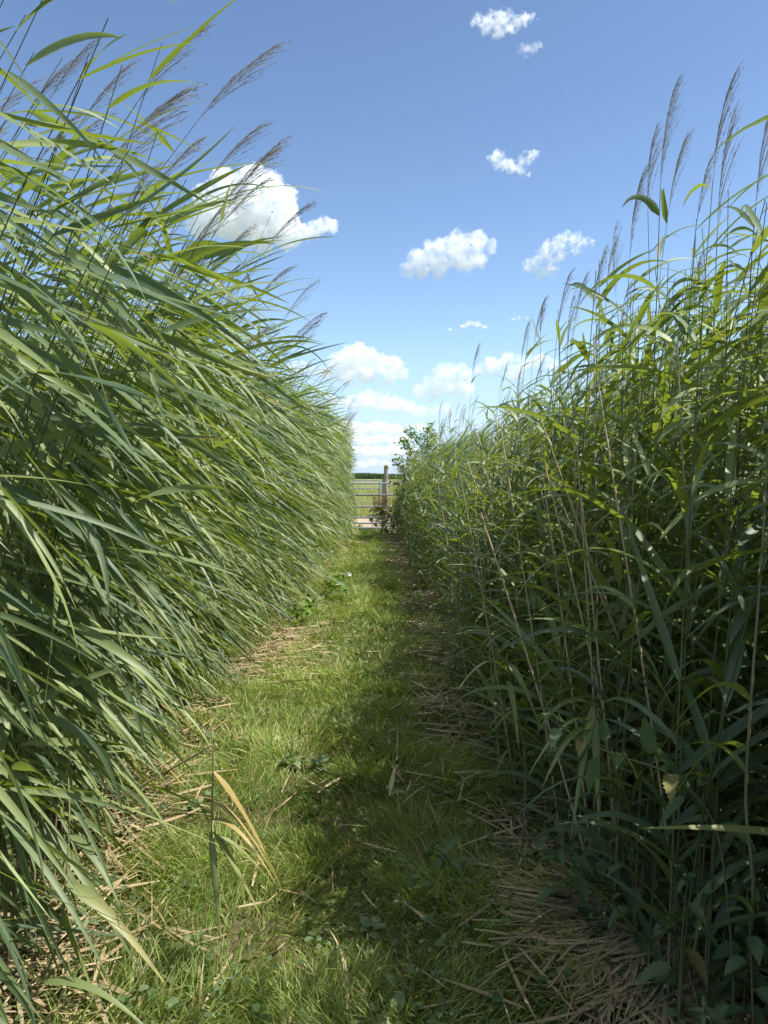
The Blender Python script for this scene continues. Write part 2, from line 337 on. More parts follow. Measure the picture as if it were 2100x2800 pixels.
def plume_geo(base, axis, L, wind, nb, S=4, spike=5, spread=1.0, width=0.0016):
    """panicles at base (N,3): main axis, drooping side branches and spikelets; returns list of (reed index, V)"""
    N = len(base); out = []
    ax = norm(axis); bend0 = wind*0.75*spread - np.array([0, 0, 0.35])*spread
    V = strips(base, ax, L, np.full(N, width*1.6), bend0, rad(N, 0, 6), np.full(N, 1.), 6, 2, 0, blade_profile)
    out.append((np.arange(N), V))
    cen = V.mean(2); r = np.repeat(np.arange(N), nb); m = len(r)
    s = np.tile((np.arange(nb)+0.5)/nb, N)*0.9
    i = np.minimum((s*6).astype(int), 5); fr = (s*6-i)[:, None]
    P = cen[r, i]*(1-fr)+cen[r, i+1]*fr; T = norm(cen[r, i+1]-cen[r, i])
    rd = norm(rng.normal(0, 1, (m, 3)))
    D = T*1.0 + rd*0.22*spread + wind[r]*0.22*spread
    BL = L[r]*(0.58*(1-s)**0.8+0.10)*rad(m, 0.75, 1.15)
    B = wind[r]*rad(m, 0.5, 1.0)[:, None]*spread - np.array([0, 0, 1.])*rad(m, 0.1, 0.7)[:, None]*spread
    V2 = strips(P, D, BL, np.full(m, width), B, rad(m, 0, 6), rad(m, -2, 2), S, 2, 0, flat_profile); out.append((r, V2))
    if spike:
        c2 = V2.mean(2); q = np.repeat(np.arange(m), spike); k = np.tile(np.linspace(0.25, 1, spike), m)*S
        i = np.minimum(k.astype(int), S-1); fr = (k-i)[:, None]
        P3 = c2[q, i]*(1-fr)+c2[q, i+1]*fr; T3 = norm(c2[q, i+1]-c2[q, i])
        z = len(q)
        V3 = strips(P3, T3+rng.normal(0, 0.16, (z, 3)), rad(z, 0.010, 0.020), np.full(z, width*1.9), np.zeros((z, 3)), rad(z, 0, 6), np.zeros(z), 2, 2, 0, blade_profile)
        out.append((r[q], V3))
    return out
def reed_plumes(p, nb, spike, width):
    i = np.nonzero(p['plume'])[0]
    if not len(i): return i, []
    top = stem_point(p, i, np.full(len(i), 0.998)); axis = top - stem_point(p, i, np.full(len(i), 0.94))
    n = len(i); wind = norm(np.stack([1+0*i, rng.normal(-0.1, 0.25, n), 0.0*i], -1))
    L = rad(n, 0.19, 0.38) if n > 14 else rad(n, 0.27, 0.35)
    sp = 0.62 if p['side'] < 0 else 0.45
    return i, [(i[r], V) for r, V in plume_geo(top, axis, L, wind, nb, 4, spike, sp, width)]
def mass(p, S, K, A, SK, nb, spike, width, buf):
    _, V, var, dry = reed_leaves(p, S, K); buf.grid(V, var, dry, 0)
    V, var, dry = reed_stems(p, A, SK); buf.grid(V, var, dry, 1, True)
    for r, V in reed_plumes(p, nb, spike, width)[1]: buf.grid(V, rng.random(len(V)), rng.random(len(V))*0.3, 2)
def build_individual(p, labels, group, S=11):
    """each reed its own Empty with stem, every leaf and plume as parts"""
    n = len(p['x'])
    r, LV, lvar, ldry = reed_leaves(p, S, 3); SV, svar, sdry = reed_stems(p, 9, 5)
    pi, PL = reed_plumes(p, 36, 4, 0.0010)
    roots = []
    for a in range(n):
        org = (p['x'][a], p['y'][a], 0.0)
        root = empty('reed', org, labels[a], 'reed', group); roots.append(root)
        b = Buf(); b.grid(SV[a:a+1], svar[a:a+1], sdry[a:a+1], 0, True); b.build('stem', M_STEM, root, org)
        for q in np.nonzero(r == a)[0]:
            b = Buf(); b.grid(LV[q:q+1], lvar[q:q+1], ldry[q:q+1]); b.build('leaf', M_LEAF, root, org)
        if p['plume'][a]:
            b = Buf()
            for rr, V in PL:
                k = rr == a; b.grid(V[k], rng.random(int(k.sum())), rng.random(int(k.sum()))*0.3)
            b.build('plume', M_PLUME, root, org)
    return roots

def scatter(y0, y1, depth, dens, side):
    n = int((y1-y0)*depth*dens); y = rad(n, y0, y1); e = rng.random(n)**1.25*depth
    x = left_edge(y)-e if side < 0 else right_edge(y)+e
    return x, y, e
def hero(u, v, Y, lx, ly=0.0, side=-1, nl=12, plume=True, H=None):
    """a reed whose plume base or top is seen at (u, v)"""
    T = at(u, v, Y); k = 1-0.10*(side < 0)
    return dict(x=T[0]-lx, y=Y-ly, H=T[2]/k, lx=lx, ly=ly, plume=plume, nl=nl)
def hero_pack(hs, side):
    p = {k: np.array([h[k] for h in hs], dtype=float) for k in ('x', 'y', 'H', 'lx', 'ly')}
    p['plume'] = np.array([h['plume'] for h in hs]); p['nl'] = np.array([h['nl'] for h in hs]); p['phi'] = rad(len(hs), 0, 6.28); p['side'] = side
    return p
HL = [(535, 350, 1.95, 0.95, 'tall reed whose feathery plume stands highest against the sky, farthest right of the left bed'),
      (375, 285, 2.15, 0.9, 'tall reed with a drooping purple plume just left of the highest plume'),
      (245, 505, 1.75, 0.85, 'reed with a dark wide plume hanging in front of the left bed top'),
      (205, 365, 2.7, 0.85, 'reed with a slim purple plume rising from the top left of the left bed'),
      (130, 290, 2.9, 0.85, 'reed with a narrow plume near the top left corner against blue sky'),
      (60, 330, 2.6, 0.8, 'reed with a small plume at the far left edge above the leaves'),
      (560, 520, 2.7, 0.9, 'reed with a plume crossing the left edge of the big white cloud'),
      (590, 640, 2.9, 0.9, 'reed with a plume in front of the middle of the big white cloud'),
      (715, 700, 3.4, 0.9, 'reed with a thin plume low before the right tip of the big cloud'),
      (390, 560, 2.3, 0.85, 'reed with a loose plume among the upper leaves left of the big cloud'),
      (690, 830, 3.6, 0.9, 'reed with a greenish plume hanging out just below the big white cloud'),
      (790, 940, 4.6, 0.9, 'reed with a fine plume poking out of the left bed level with the small clouds')]
HR = [(1806, 500, 2.3, 0.02, 'straight reed with the tallest upright plume above the right bed'),
      (1772, 560, 2.45, -0.06, 'reed with a thin dark plume leaning left beside the tallest right plume'),
      (1828, 560, 2.6, 0.16, 'reed with a fan shaped plume bent to the right of the tallest right plume'),
      (1950, 480, 2.2, 0.08, 'reed with a long curved plume second from the right edge of the photo'),
      (1962, 620, 2.1, 0.02, 'reed with a narrow dark plume just below the long curved right plume'),
      (2066, 560, 2.0, 0.06, 'reed with a dark upright plume at the right edge of the photo'),
      (1905, 590, 2.9, 0.14, 'reed with a pale leaning plume between the tall plumes on the right'),
      (1722, 690, 2.5, 0.04, 'reed with a green brown plume at the left corner of the tall right clump'),
      (1622, 830, 3.3, 0.10, 'reed with a slim plume standing alone left of the tall right clump'),
      (1525, 900, 4.0, 0.12, 'reed with a grey plume curving right over the sloping right bed'),
      (1460, 930, 4.6, 0.12, 'reed with a plume curved like a hook standing above the sloping right bed'),
      (1570, 880, 4.2, 0.14, 'reed with a soft plume close behind the lone slim right plume'),
      (1425, 985, 5.4, 0.10, 'reed with a small thin plume above the pale cloud on the right'),
      (1290, 1030, 7.0, 0.10, 'reed with a tiny plume above the cloud right of the path')]
hl = hero_pack([hero(u, v, Y, lx) for u, v, Y, lx, _ in HL], -1); build_individual(hl, [h[4] for h in HL], 'plumed reeds standing out against the sky', 12)
hr = hero_pack([hero(u, v, Y, lx, 0, 1) for u, v, Y, lx, _ in HR], 1); build_individual(hr, [h[4] for h in HR], 'plumed reeds standing out against the sky', 12)

def bank(side, y0, y1, depth, dens, n_ind):
    x, y, e = scatter(y0, y1, depth, dens, side)
    if side < 0: x, y, e = [np.concatenate(q_) for q_ in zip((x, y, e), scatter(1.5, 4.5, 2.0, 16, side))]
    if side > 0: x, y, e = [np.concatenate(q_) for q_ in zip((x, y, e), scatter(-1.0, 4.6, 2.0, 40, side))]
    if side > 0: k_ = ~((y > 0.05) & (y < 1.62) & (x < 0.72*y+0.2)) & ~((y > 4.5) & (rng.random(len(y)) < 0.2)); x, y, e = x[k_], y[k_], e[k_]
    p = reed_params(x, y, side)
    p['plume'] &= (y > (2.2 if side < 0 else 3.4)) & (e > 0.15)
    # the ones that show largest: near and in front of the bed, inside the frame
    inside = (y > 1.5) & (np.abs(x)/np.maximum(y, 0.1) < 0.80 if side < 0 else (x/np.maximum(y, 0.1) < 0.62))
    score = np.where(inside, np.hypot(x, y) + e*2.2, 1e9)
    order = np.argsort(score); ind = order[:n_ind]
    rest = np.ones(len(x), bool); rest[ind] = False
    q = take(p, ind)
    lab = []
    for a in range(n_ind):
        d = q['y'][a]; pl = q['plume'][a]
        where = 'close to the camera' if d < 2.8 else ('a few steps away' if d < 4.4 else 'halfway along it')
        if side < 0: lab.append('windswept reed%s leaning right from the left bed, %s' % (' with a plume' if pl else '', where))
        else: lab.append('upright reed%s in the shaded right bed, %s' % (' with a plume' if pl else '', where))
    build_individual(q, lab, 'windswept reeds fronting the left bed' if side < 0 else 'upright reeds fronting the right bed', 10)
    buf = Buf(); R_ = take(p, np.nonzero(rest)[0])
    near = R_['y'] < 6
    for sel, S, K, A, SK, nb, sp, wd in ((near, 8, 3, 6, 4, 24, 3, 0.0012), (~near, 6, 2, 4, 3, 12, 2, 0.0018)):
        i = np.nonzero(sel)[0]; mass(take(R_, i), S, K, A, SK, nb, sp, wd, buf)
    o = buf.build('reed_bed', [M_LEAF, M_STEM, M_PLUME])
    tag(o, 'dense windblown reeds filling the bed left of the grass path' if side < 0 else 'dense shaded reeds filling the bed right of the grass path', 'reeds', None, 'stuff')
bank(-1, 1.25, 17.0, 2.0, 52, 140)
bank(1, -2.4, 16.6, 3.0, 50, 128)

# ---------------------------------------------------------------- grass and litter on the path
def grass():
    b = Buf()
    for y0, y1, dens, wd, ln in ((1.2, 3.2, 11000, 0.0030, 1.0), (3.2, 6, 6500, 0.0042, 1.0), (6, 10.5, 3400, 0.006, 1.1), (10.5, 18, 1900, 0.009, 1.2)):
        n = int(2.2*(y1-y0)*dens); y = rad(n, y0, y1); x = rad(n, -1.35, 0.85)
        d_edge = np.minimum(x-left_edge(y), right_edge(y)-x)
        green = vnoise(x, y, 0.5, 7)*0.6 + vnoise(x, y, 0.17, 8)*0.4
        keep = rng.random(n) < np.clip(0.25+green*0.9+np.clip(d_edge, -0.2, 0.5)*1.2-0.22 - 0.5*np.clip((left_edge(y)+0.42-x)/0.3, 0, 1)*np.clip((4-y)/1.5, 0, 1) - 0.4*np.clip(1.1-(right_edge(y)-x)/0.36, 0, 1)*np.clip((y-1.0)/2, 0.55, 1), 0.05, 1)
        x, y, green, d_edge = x[keep], y[keep], green[keep], d_edge[keep]; n = len(x)
        tuft = vnoise(x, y, 0.22, 9)
        L = (0.04+0.17*np.clip(tuft-0.25, 0, 1)**1.3)*rad(n, 0.6, 1.5)*ln
        az = 2*np.pi*vnoise(x, y, 0.35, 10)*1.5 + rng.normal(0, 1.0, n)
        h = np.stack([np.cos(az), np.sin(az), 0*az], -1)
        D = np.array([0, 0, 1.]) + h*rad(n, 0.2, 1.1)[:, None]
        bend = h*0.5*rng.random(n)[:, None] - np.array([0, 0, 1.])*rad(n, 0.3, 1.9)[:, None]
        P = np.stack([x, y, ground_z(x, y)-0.004], -1)
        dry = np.where(rng.random(n) < 0.10+0.42*np.clip(0.45-green, 0, 1)+0.5*np.clip(0.25-d_edge, 0, 0.4), rad(n, 0.4, 1), rad(n, 0, 0.15))
        V = strips(P, D, L, wd*rad(n, 0.6, 1.9), bend, rad(n, 0, 6.28), rng.normal(0, 1, n), 4, 2, 0, blade_profile)
        b.grid(V, np.clip(rng.normal(0.45, 0.25, n)+0.9*(vnoise(x, y, 0.45, 21)-0.5)+0.4*(tuft-0.5), 0, 1), dry)
    tag(b.build('path_grass', M_GRASS), 'short green and straw coloured grass covering the trodden path', 'grass', None, 'stuff')
    # meadow beyond the gate
    b = Buf(); n = 26000; y = 22.0+46*rng.random(n)**1.6; x = rad(n, -7, 7)*(y/24)
    h = norm(rng.normal(0, 1, (n, 3)))*np.array([1, 1, 0]); P = np.stack([x, y, 0*x-0.01], -1)
    V = strips(P, np.array([0, 0, 1.])+h*0.5, rad(n, 0.15, 0.55)*(0.5+vnoise(x, y, 2.5, 12)), 0.012*y/20*rad(n, 0.6, 1.4), h*0.4-np.array([0, 0, 0.5]), rad(n, 0, 6), np.zeros(n), 3, 2, 0, blade_profile)
    b.grid(V, rng.random(n), np.where(rng.random(n) < 0.15+0.5*vnoise(x, y, 3.0, 13), rad(n, 0.4, 0.9), 0.1))
    tag(b.build('meadow_grass', M_GRASS), 'rough meadow grass growing beyond the metal gates', 'grass', None, 'stuff')
    b = Buf(); n = 9000; x = rad(n, -70, 70); y = 205+rad(n, 0, 14)
    az = rad(n, 0, 6.28); h = np.stack([np.cos(az), np.sin(az), 0*az], -1)
    V = strips(np.stack([x, y, 0*x], -1), np.array([0, 0, 1.])+h*0.12, rad(n, 1.2, 1.6)+0.9*(vnoise(x, 0*x, 6.0, 33)-0.4), np.full(n, 0.35), h*0.5, rad(n, 0, 6), np.zeros(n), 3, 2, 0, blade_profile)
    b.grid(V, rng.random(n), np.where(rng.random(n) < 0.06, 0.5, 0.0))
    tag(b.build('maize_crop', M_CROP), 'dark green strip of tall crop on the horizon beyond the gates', 'crop', None, 'stuff')
grass()
def litter():
    b = Buf()
    def lay(x, y, az, L, W, zj, var, dry=0.5):
        n = len(x); h = np.stack([np.cos(az), np.sin(az), rng.normal(0, 0.05, n)], -1)
        P = np.stack([x, y, ground_z(x, y)+0.006+zj], -1) - h*(L*0.5)[:, None]
        V = strips(P, h, L, W, rng.normal(0, 0.22, (n, 3))*np.array([1, 1, 0.3]), rng.normal(0, 0.35, n), rng.normal(0, 0.4, n), 5, 2, 0, lambda t: np.clip(1.05-np.abs(t-0.5)*1.1, 0.2, 1))
        b.grid(V, var, np.full(n, dry))
    # strewn along the foot of both beds
    for side, n in ((1, 2700), (-1, 3000)):
        y = 1.0+16*rng.random(n)**1.7; e = rng.normal(0.0, 0.16, n)
        x = right_edge(y)-0.12-e*1.0 if side > 0 else left_edge(y)+0.10+e*0.9
        L = rad(n, 0.06, 0.30); lay(x, y, rad(n, 0, 6.28), L, rad(n, 0.002, 0.012)*(1+0.06*y), rad(n, 0, 0.055), np.clip(rng.normal(0.45, 0.3, n), 0, 1), 0.3)
    n = 600; y = 1.2+13*rng.random(n)**1.5; x = rad(n, -0.95, 0.65)
    lay(x, y, rad(n, 0, 6.28), rad(n, 0.03, 0.16), rad(n, 0.003, 0.009), rad(n, 0.01, 0.05), rng.random(n), 0.5)
    # matted fan of dead stalks in the right foreground corner
    c = on_ground(1905, 2600); n = 1900
    a = rng.normal(math.pi*1.02, 0.75, n); rr = 0.05+0.46*rng.random(n)**0.8
    x = c[0]+0.06+np.cos(a)*rr; y = c[1]+0.04+np.sin(a)*rr*0.8
    lay(x, y, a+rng.normal(0, 0.55, n), rad(n, 0.08, 0.40), rad(n, 0.0035, 0.011), 0.012+0.085*rng.random(n)*np.clip(1-rr/0.9, 0.1, 1), np.clip(rng.normal(0.6, 0.3, n), 0, 1), 0.5)
    n = 900; c = on_ground(810, 1765); x = c[0]+rng.normal(-0.05, 0.16, n); y = c[1]+rng.normal(0, 0.45, n)
    lay(x, y, rad(n, 0, 6.28), rad(n, 0.05, 0.2), rad(n, 0.004, 0.011), rad(n, 0.01, 0.07), rng.random(n), 0.6)
    tag(b.build('reed_litter', M_LITTER), 'dry brown reed leaves and stalks strewn along both edges of the path', 'litter', None, 'stuff')
litter()
def ground_cover():
    b = Buf(); n = 5200; y = 1.3+8*rng.random(n)**1.5; x = rad(n, -1.15, 0.75)
    k = (vnoise(x, y, 0.33, 31) > 0.56) | ((x < left_edge(y)+0.35) & (rng.random(n) < 0.5)); x, y = x[k], y[k]; n = len(x)
    a = rad(n, 0, 6.28); h = np.stack([np.cos(a), np.sin(a), 0*a], -1); P = np.stack([x, y, ground_z(x, y)+rad(n, 0.015, 0.075)], -1); L = rad(n, 0.012, 0.032)
    b.grid(strips(P, h+np.array([0, 0, 0.3]), L, L*rad(n, 0.45, 0.85), np.tile([[0, 0, -0.9]], (n, 1)), rng.normal(0, 0.4, n), np.zeros(n), 6, 3, 0.2, lambda t: max(math.sin(math.pi*float(t)**0.75)**0.7, 0.03)), rng.random(n), (rng.random(n) < 0.05)*0.5)
    tag(b.build('clover_cover', M_HERB), 'small round leaved clover and seedlings mixed into the path grass', 'clover', None, 'stuff')
ground_cover()

# ---------------------------------------------------------------- gates, post, plank
def boxes(name, mat, specs, parent=None, origin=(0, 0, 0), bev=0.004):
    """bevelled boxes (centre, size) joined into one mesh"""
    import bmesh
    bm = bmesh.new()
    for c, sz in specs:
        r = bmesh.ops.create_cube(bm, size=1.0)
        bmesh.ops.scale(bm, verts=r['verts'], vec=sz); bmesh.ops.translate(bm, verts=r['verts'], vec=Vector(c)-Vector(origin))
    bmesh.ops.bevel(bm, geom=bm.edges[:], offset=bev, segments=2, affect='EDGES', profile=0.6)
    me = bpy.data.meshes.new(name); bm.to_mesh(me); bm.free(); me.materials.append(mat)
    o = bpy.data.objects.new(name, me); COL.objects.link(o)
    if parent is not None: o.parent = parent
    else: o.location = origin
    return o
def pipe(name, a, b, r, mat, parent, origin, K=10):
    t = np.linspace(0, 1, 4)[:, None]; path = (np.asarray(a)*(1-t)+np.asarray(b)*t)[None]
    bf = Buf(); bf.grid(tubes(path, np.full((1, 4), r), K), [0.5], [0.], 0, True); return bf.build(name, mat, parent, origin)
def gate(x0, x1, y, zs, label, braces=()):
    org = (x1, y, 0.0); g = empty('metal_gate', org, label, 'gate')
    for z in zs: pipe('rail', (x0, y, z), (x1, y, z), 0.021, M_STEEL, g, org)
    for x in (x0, x1, *braces): pipe('upright', (x, y, zs[0]-0.02), (x, y, zs[-1]+0.02), 0.024, M_STEEL, g, org)
    pipe('diagonal_brace', (x0, y+0.045, zs[0]), (x0+1.5, y+0.045, zs[-1]), 0.016, M_STEEL, g, org)
    return g
gate(-3.0, 0.80, 17.2, (0.07, 0.19, 0.33, 0.59, 0.88, 1.15), 'grey galvanised metal gate closing the end of the grass path')
xr = at(1038, 1330, 26.8)[0]
gate(xr-3.6, xr, 26.8, (0.10, 0.32, 0.58, 0.84, 1.14), 'second pale metal gate standing in the meadow behind the first gate', (xr-1.8,))
q = at(1048, 1330, 17.26)
boxes('gate_post', M_STEEL, [((q[0], 17.32, 0.625), (0.062, 0.062, 1.25)), ((q[0], 17.32, 1.256), (0.07, 0.07, 0.012))], None, (q[0], 17.32, 0))
tag(bpy.data.objects['gate_post'], 'square grey metal post beside the weathered wooden post', 'post')
q = at(1056, 1300, 17.62); wx = q[0]
wp = empty('fence_post', (wx, 17.62, 0), 'weathered wooden post with a mossy top standing right of the gate', 'post')
import bmesh
bf = Buf(); zz = np.linspace(-0.1, 1.50, 12); path = np.stack([wx+0.006*np.sin(zz*4), 17.62+0*zz, zz], -1)[None]
bf.grid(tubes(path, (0.058-0.004*zz/1.6)[None]*(1+0.03*np.sin(zz*9))[None], 12), [0.5], [0.], 0, True); bf.build('shaft', M_WOOD, wp, (wx, 17.62, 0))
zz = np.array([1.495, 1.53, 1.585, 1.60, 1.602]); path = np.stack([wx+0.002+0*zz, 17.62+0*zz, zz], -1)[None]
bf = Buf(); bf.grid(tubes(path, np.array([[0.053, 0.056, 0.052, 0.036, 0.001]]), 12), [0.5], [0.], 0, True); bf.build('mossy_top', M_MOSS, wp, (wx, 17.62, 0))
bo = (0.15, 19.8, 0); pb = empty('plank_step', bo, 'low dark plank on short legs seen through the bars of the gate', 'step')
boxes('plank', M_DARKWOOD, [((0.36, 19.8, 0.21), (0.72, 0.26, 0.07))], pb, bo, 0.008)
boxes('lichen_crust', M_LICHEN, [((0.22, 19.8, 0.2485), (0.36, 0.2, 0.006))], pb, bo, 0.002)
for lx in (0.08, 0.62): boxes('leg', M_DARKWOOD, [((lx, 19.8, 0.086), (0.06, 0.2, 0.176))], pb, bo, 0.006)

# ---------------------------------------------------------------- leafy plants
def ovate(t):
    k = int(round(float(t)*16)); w_ = math.sin(math.pi*min(max(float(t), 0.0), 1.0)**0.58)**0.9
    return max(w_*(1.0 if k % 2 else 0.74), 0.02)
def smooth_ovate(t): return max(math.sin(math.pi*min(max(float(t), 0.0), 1.0)**0.75)**0.7, 0.03)
def spline(pts, n=24):
    pts = np.asarray(pts, float); t = np.linspace(0, len(pts)-1, n); i = np.minimum(t.astype(int), len(pts)-2); f = (t-i)[:, None]
    a = pts[np.maximum(i-1, 0)]; b = pts[i]; c = pts[i+1]; d = pts[np.minimum(i+2, len(pts)-1)]
    return 0.5*(2*b+(c-a)*f+(2*a-5*b+4*c-d)*f*f+(3*b-a-3*c+d)*f**3)
def nettle(path, size, npairs, label, group, tassels=False, mat=None, name='nettle', cat='nettle'):
    mat = mat or M_HERB; path = np.asarray(path); org = path[0].copy()
    root = empty(name, org, label, cat, group)
    bf = Buf(); n = len(path); bf.grid(tubes(path[None], (np.linspace(0.0032, 0.0012, n)*(0.7+size*4))[None], 5), [0.3], [0.15], 0, True); bf.build('stem', M_STEM, root, org)
    for k in range(npairs):
        t = 0.22+0.78*k/max(npairs-1, 1); f = t*(n-1); i = min(int(f), n-2); P = path[i]+(path[i+1]-path[i])*(f-i); T = norm(path[i+1]-path[i])
        a0 = k*math.pi/2+rng.normal(0, 0.3)
        u1 = norm(np.cross(T, [0.2, 0.3, 0.9] if abs(T[2]) < 0.8 else [1, 0.1, 0])); u2 = np.cross(T, u1)
        for q in (0, math.pi):
            h = u1*math.cos(a0+q)+u2*math.sin(a0+q)
            L = size*(1.05-0.62*max(t-0.45, 0)/0.55)*rng.uniform(0.75, 1.15)
            pet = P+norm(h+T*0.4+np.array([0, 0, 0.2]))*L*0.28
            bf = Buf(); bf.grid(tubes(np.stack([P, (P+pet)/2+np.array([0, 0, 0.002]), pet])[None], np.full((1, 3), 0.0011), 4), [0.3], [0.], 0, True)
            V = strips(pet[None], (h+T*0.25-np.array([0, 0, 0.15+0.35*rng.random()]))[None], np.array([L]), np.array([L*rng.uniform(0.42, 0.56)]), np.array([[0, 0, -rng.uniform(0.5, 1.5)]])+h[None]*0.1, rng.normal(0, 0.25, 1), rng.normal(0, 0.3, 1), 16, 3, 0.28, ovate)
            bf.grid(V, [rng.random()], [0.0 if rng.random() > 0.06 else 0.6]); bf.build('leaf', mat, root, org)
            if tassels and t > 0.3:
                m = 1; P0 = np.repeat(P[None], m, 0); V = strips(P0, np.repeat(h[None], m, 0)+rng.normal(0, 0.4, (m, 3)), np.full(m, size*0.5), np.full(m, 0.004), np.tile([[0, 0, -2.2]], (m, 1)), rng.normal(0, 1, m), np.zeros(m), 5, 2, 0, flat_profile)
                tb = Buf(); tb.grid(V, [0.9]*m, [0.25]*m); tb.build('flower_tassel', M_LIME, root, org)
    return root
def sprout(x, y, H, lean, n=14):
    t = np.linspace(0, 1, n)[:, None]; z = float(ground_z(np.array(x), np.array(y)))
    return np.array([x, y, z-0.01])+np.array([0, 0, 1.])*H*t*(1-0.12*t)+np.array([lean[0], lean[1], 0])*t**1.8
arch = spline([at(2010, 2720, 1.6), at(1965, 2290, 1.6), at(1850, 2130, 1.62), at(1720, 2075, 1.66), at(1600, 2030, 1.7), at(1490, 1955, 1.72)], 26)
arch[0, 2] = 0.0
nettle(arch, 0.105, 9, 'flowering nettle arching left over the shaded right edge, pale at its tip', 'nettles at the foot of the right bed', True)
for u, v, H, sz, lab in ((1245, 2395, 0.17, 0.085, 'small dark nettle growing out onto the grass at the right of the path'),
                         (1570, 2560, 0.36, 0.12, 'broad leaved nettle hanging over the matted dead stalks'),
                         (1735, 2600, 0.26, 0.06, 'slim pale tipped nettle standing behind the matted dead stalks'),
                         (1990, 2690, 0.34, 0.11, 'dark nettle in the bottom right corner of the shade')):
    q = on_ground(u, v); nettle(sprout(q[0], q[1], H, (-0.08, -0.05)), sz, 6, lab, 'nettles at the foot of the right bed', sz < 0.07)
for k in range(28):
    y = 1.45+3.0*rng.random()**1.3; x = float(right_edge(np.array(y)))+rng.uniform(-0.06, 0.4)
    nettle(sprout(x, y, rng.uniform(0.25, 0.6), rng.normal(-0.08, 0.07, 2)), rng.uniform(0.06, 0.095), int(rng.integers(6, 9)), 'dark toothed nettle under the upright reeds of the right bed', 'nettles at the foot of the right bed', rng.random() < 0.4)
for k in range(20):
    y = 1.5+5.0*rng.random()**1.3; x = float(left_edge(np.array(y)))+rng.uniform(-0.28, 0.14)
    nettle(sprout(x, y, rng.uniform(0.22, 0.62), rng.normal(0.05, 0.06, 2)), rng.uniform(0.06, 0.10), int(rng.integers(5, 8)), 'sunlit nettle under the windswept reeds of the left bed', 'nettles at the foot of the left bed', rng.random() < 0.3)
def rosette(u, v, n, L, Wf, label, lift=0.25, mat=None):
    q = on_ground(u, v); z = float(ground_z(np.array(q[0]), np.array(q[1]))); org = np.array([q[0], q[1], z])
    root = empty('broadleaf_weed', org, label, 'weed', 'low broad leaved weeds in the grass')
    for k in range(n):
        a = 6.28*k/n+rng.normal(0, 0.35); h = np.array([math.cos(a), math.sin(a), 0]); l = L*0.62*rng.uniform(0.7, 1.15)
        bf = Buf(); V = strips((org+h*0.012+np.array([0, 0, 0.012+0.02*rng.random()]))[None], (h+np.array([0, 0, lift+0.5*rng.random()]))[None], np.array([l]), np.array([l*Wf*rng.uniform(0.8, 1.1)]), np.array([[0, 0, -rng.uniform(0.5, 1.2)]]), rng.normal(0, 0.25, 1), rng.normal(0, 0.3, 1), 10, 3, 0.18, smooth_ovate)
        bf.grid(V, [rng.uniform(0.3, 1)], [0.0]); bf.build('leaf', mat or M_WEED, root, org)
for a in ((800, 2100, 6, 0.15, 0.62, 'pale broad leaved weed in the sunlit grass at the middle of the path'),
          (880, 2110, 6, 0.14, 0.6, 'broad leaved weed with flattened leaves where the path turns to shade'),
          (965, 2130, 5, 0.13, 0.6, 'greyish broad leaved weed beside the upright dry leaf strip'),
          (1060, 2175, 5, 0.11, 0.6, 'small shaded weed just right of the upright dry leaf strip'),
          (1010, 2540, 5, 0.08, 0.7, 'tiny weed in the shaded grass of the lower middle'),
          (1035, 2700, 4, 0.09, 0.75, 'dark round leaved weed low in the middle foreground'),
          (1080, 2790, 4, 0.10, 0.6, 'grey green weed cut off by the bottom edge of the photo'),
          (525, 2580, 5, 0.075, 0.85, 'shiny round leaved weed under the hanging green blades on the left'),
          (600, 2620, 4, 0.06, 0.85, 'small round leaved weed in the grass right of the shiny one'),
          (390, 2640, 5, 0.08, 0.7, 'bright low weed in the dry litter at lower left'),
          (250, 2560, 5, 0.10, 0.6, 'leafy weed at the foot of the left nettles'),
          (500, 2440, 5, 0.10, 0.6, 'upright leafy weed left of the hanging green blades'),
          (590, 2190, 6, 0.08, 0.75, 'bright green weed behind the yellow dying blades'),
          (540, 2230, 5, 0.08, 0.7, 'light green weed beside the bent reed stem'),
          (1390, 2190, 5, 0.10, 0.5, 'light green weed at the shaded right edge of the grass'),
          (1300, 1900, 5, 0.13, 0.65, 'dark heart leaved weed in front of the right reeds'),
          (1215, 1880, 5, 0.13, 0.65, 'dark heart leaved weed hanging over the brown litter')): rosette(*a)
def fern(u, v, n, L, label):
    q = on_ground(u, v); org = np.array([q[0], q[1], 0.0]); root = empty('ferny_herb', org, label, 'herb')
    for k in range(n):
        a = rng.uniform(0, 6.28); h = np.array([math.cos(a), math.sin(a), 0]); l = L*rng.uniform(0.6, 1.1)
        r1 = strips(org[None], (h+np.array([0, 0, 1.5]))[None], np.array([l]), np.array([0.003]), np.array([[h[0]*.6, h[1]*.6, -1.4]]), np.zeros(1), np.zeros(1), 8, 2, 0, flat_profile)
        c = r1.mean(2)[0]; P = []; D = []; LL = []
        for j in range(3, 9):
            T = norm(c[j]-c[j-1]); s = norm(np.cross(T, [0, 0, 1.]))
            for sd in (-1, 1):
                for m_ in range(4): P.append(c[j-1]+(c[j]-c[j-1])*rng.random()+s*sd*0.012*m_); D.append(s*sd*0.7+T*rng.uniform(0.2, 1.1)); LL.append(l*0.13*(1.2-0.09*j)*(1.25-m_*0.2))
        P = np.array(P); D = np.array(D); LL = np.array(LL); N = len(P)
        bf = Buf(); bf.grid(r1, [0.5], [0.]); bf.grid(strips(P, D, LL, LL*0.5, np.tile([[0, 0, -0.5]], (N, 1)), rng.normal(0, 0.3, N), np.zeros(N), 4, 2, 0, ovate), rng.random(N), np.zeros(N)); bf.build('frond', M_HERB, root, org)
fern(1810, 2560, 8, 0.34, 'dark ferny herb under the reeds behind the dead stalk mat')
fern(1770, 2680, 5, 0.20, 'small ferny herb at the edge of the dead stalk mat')
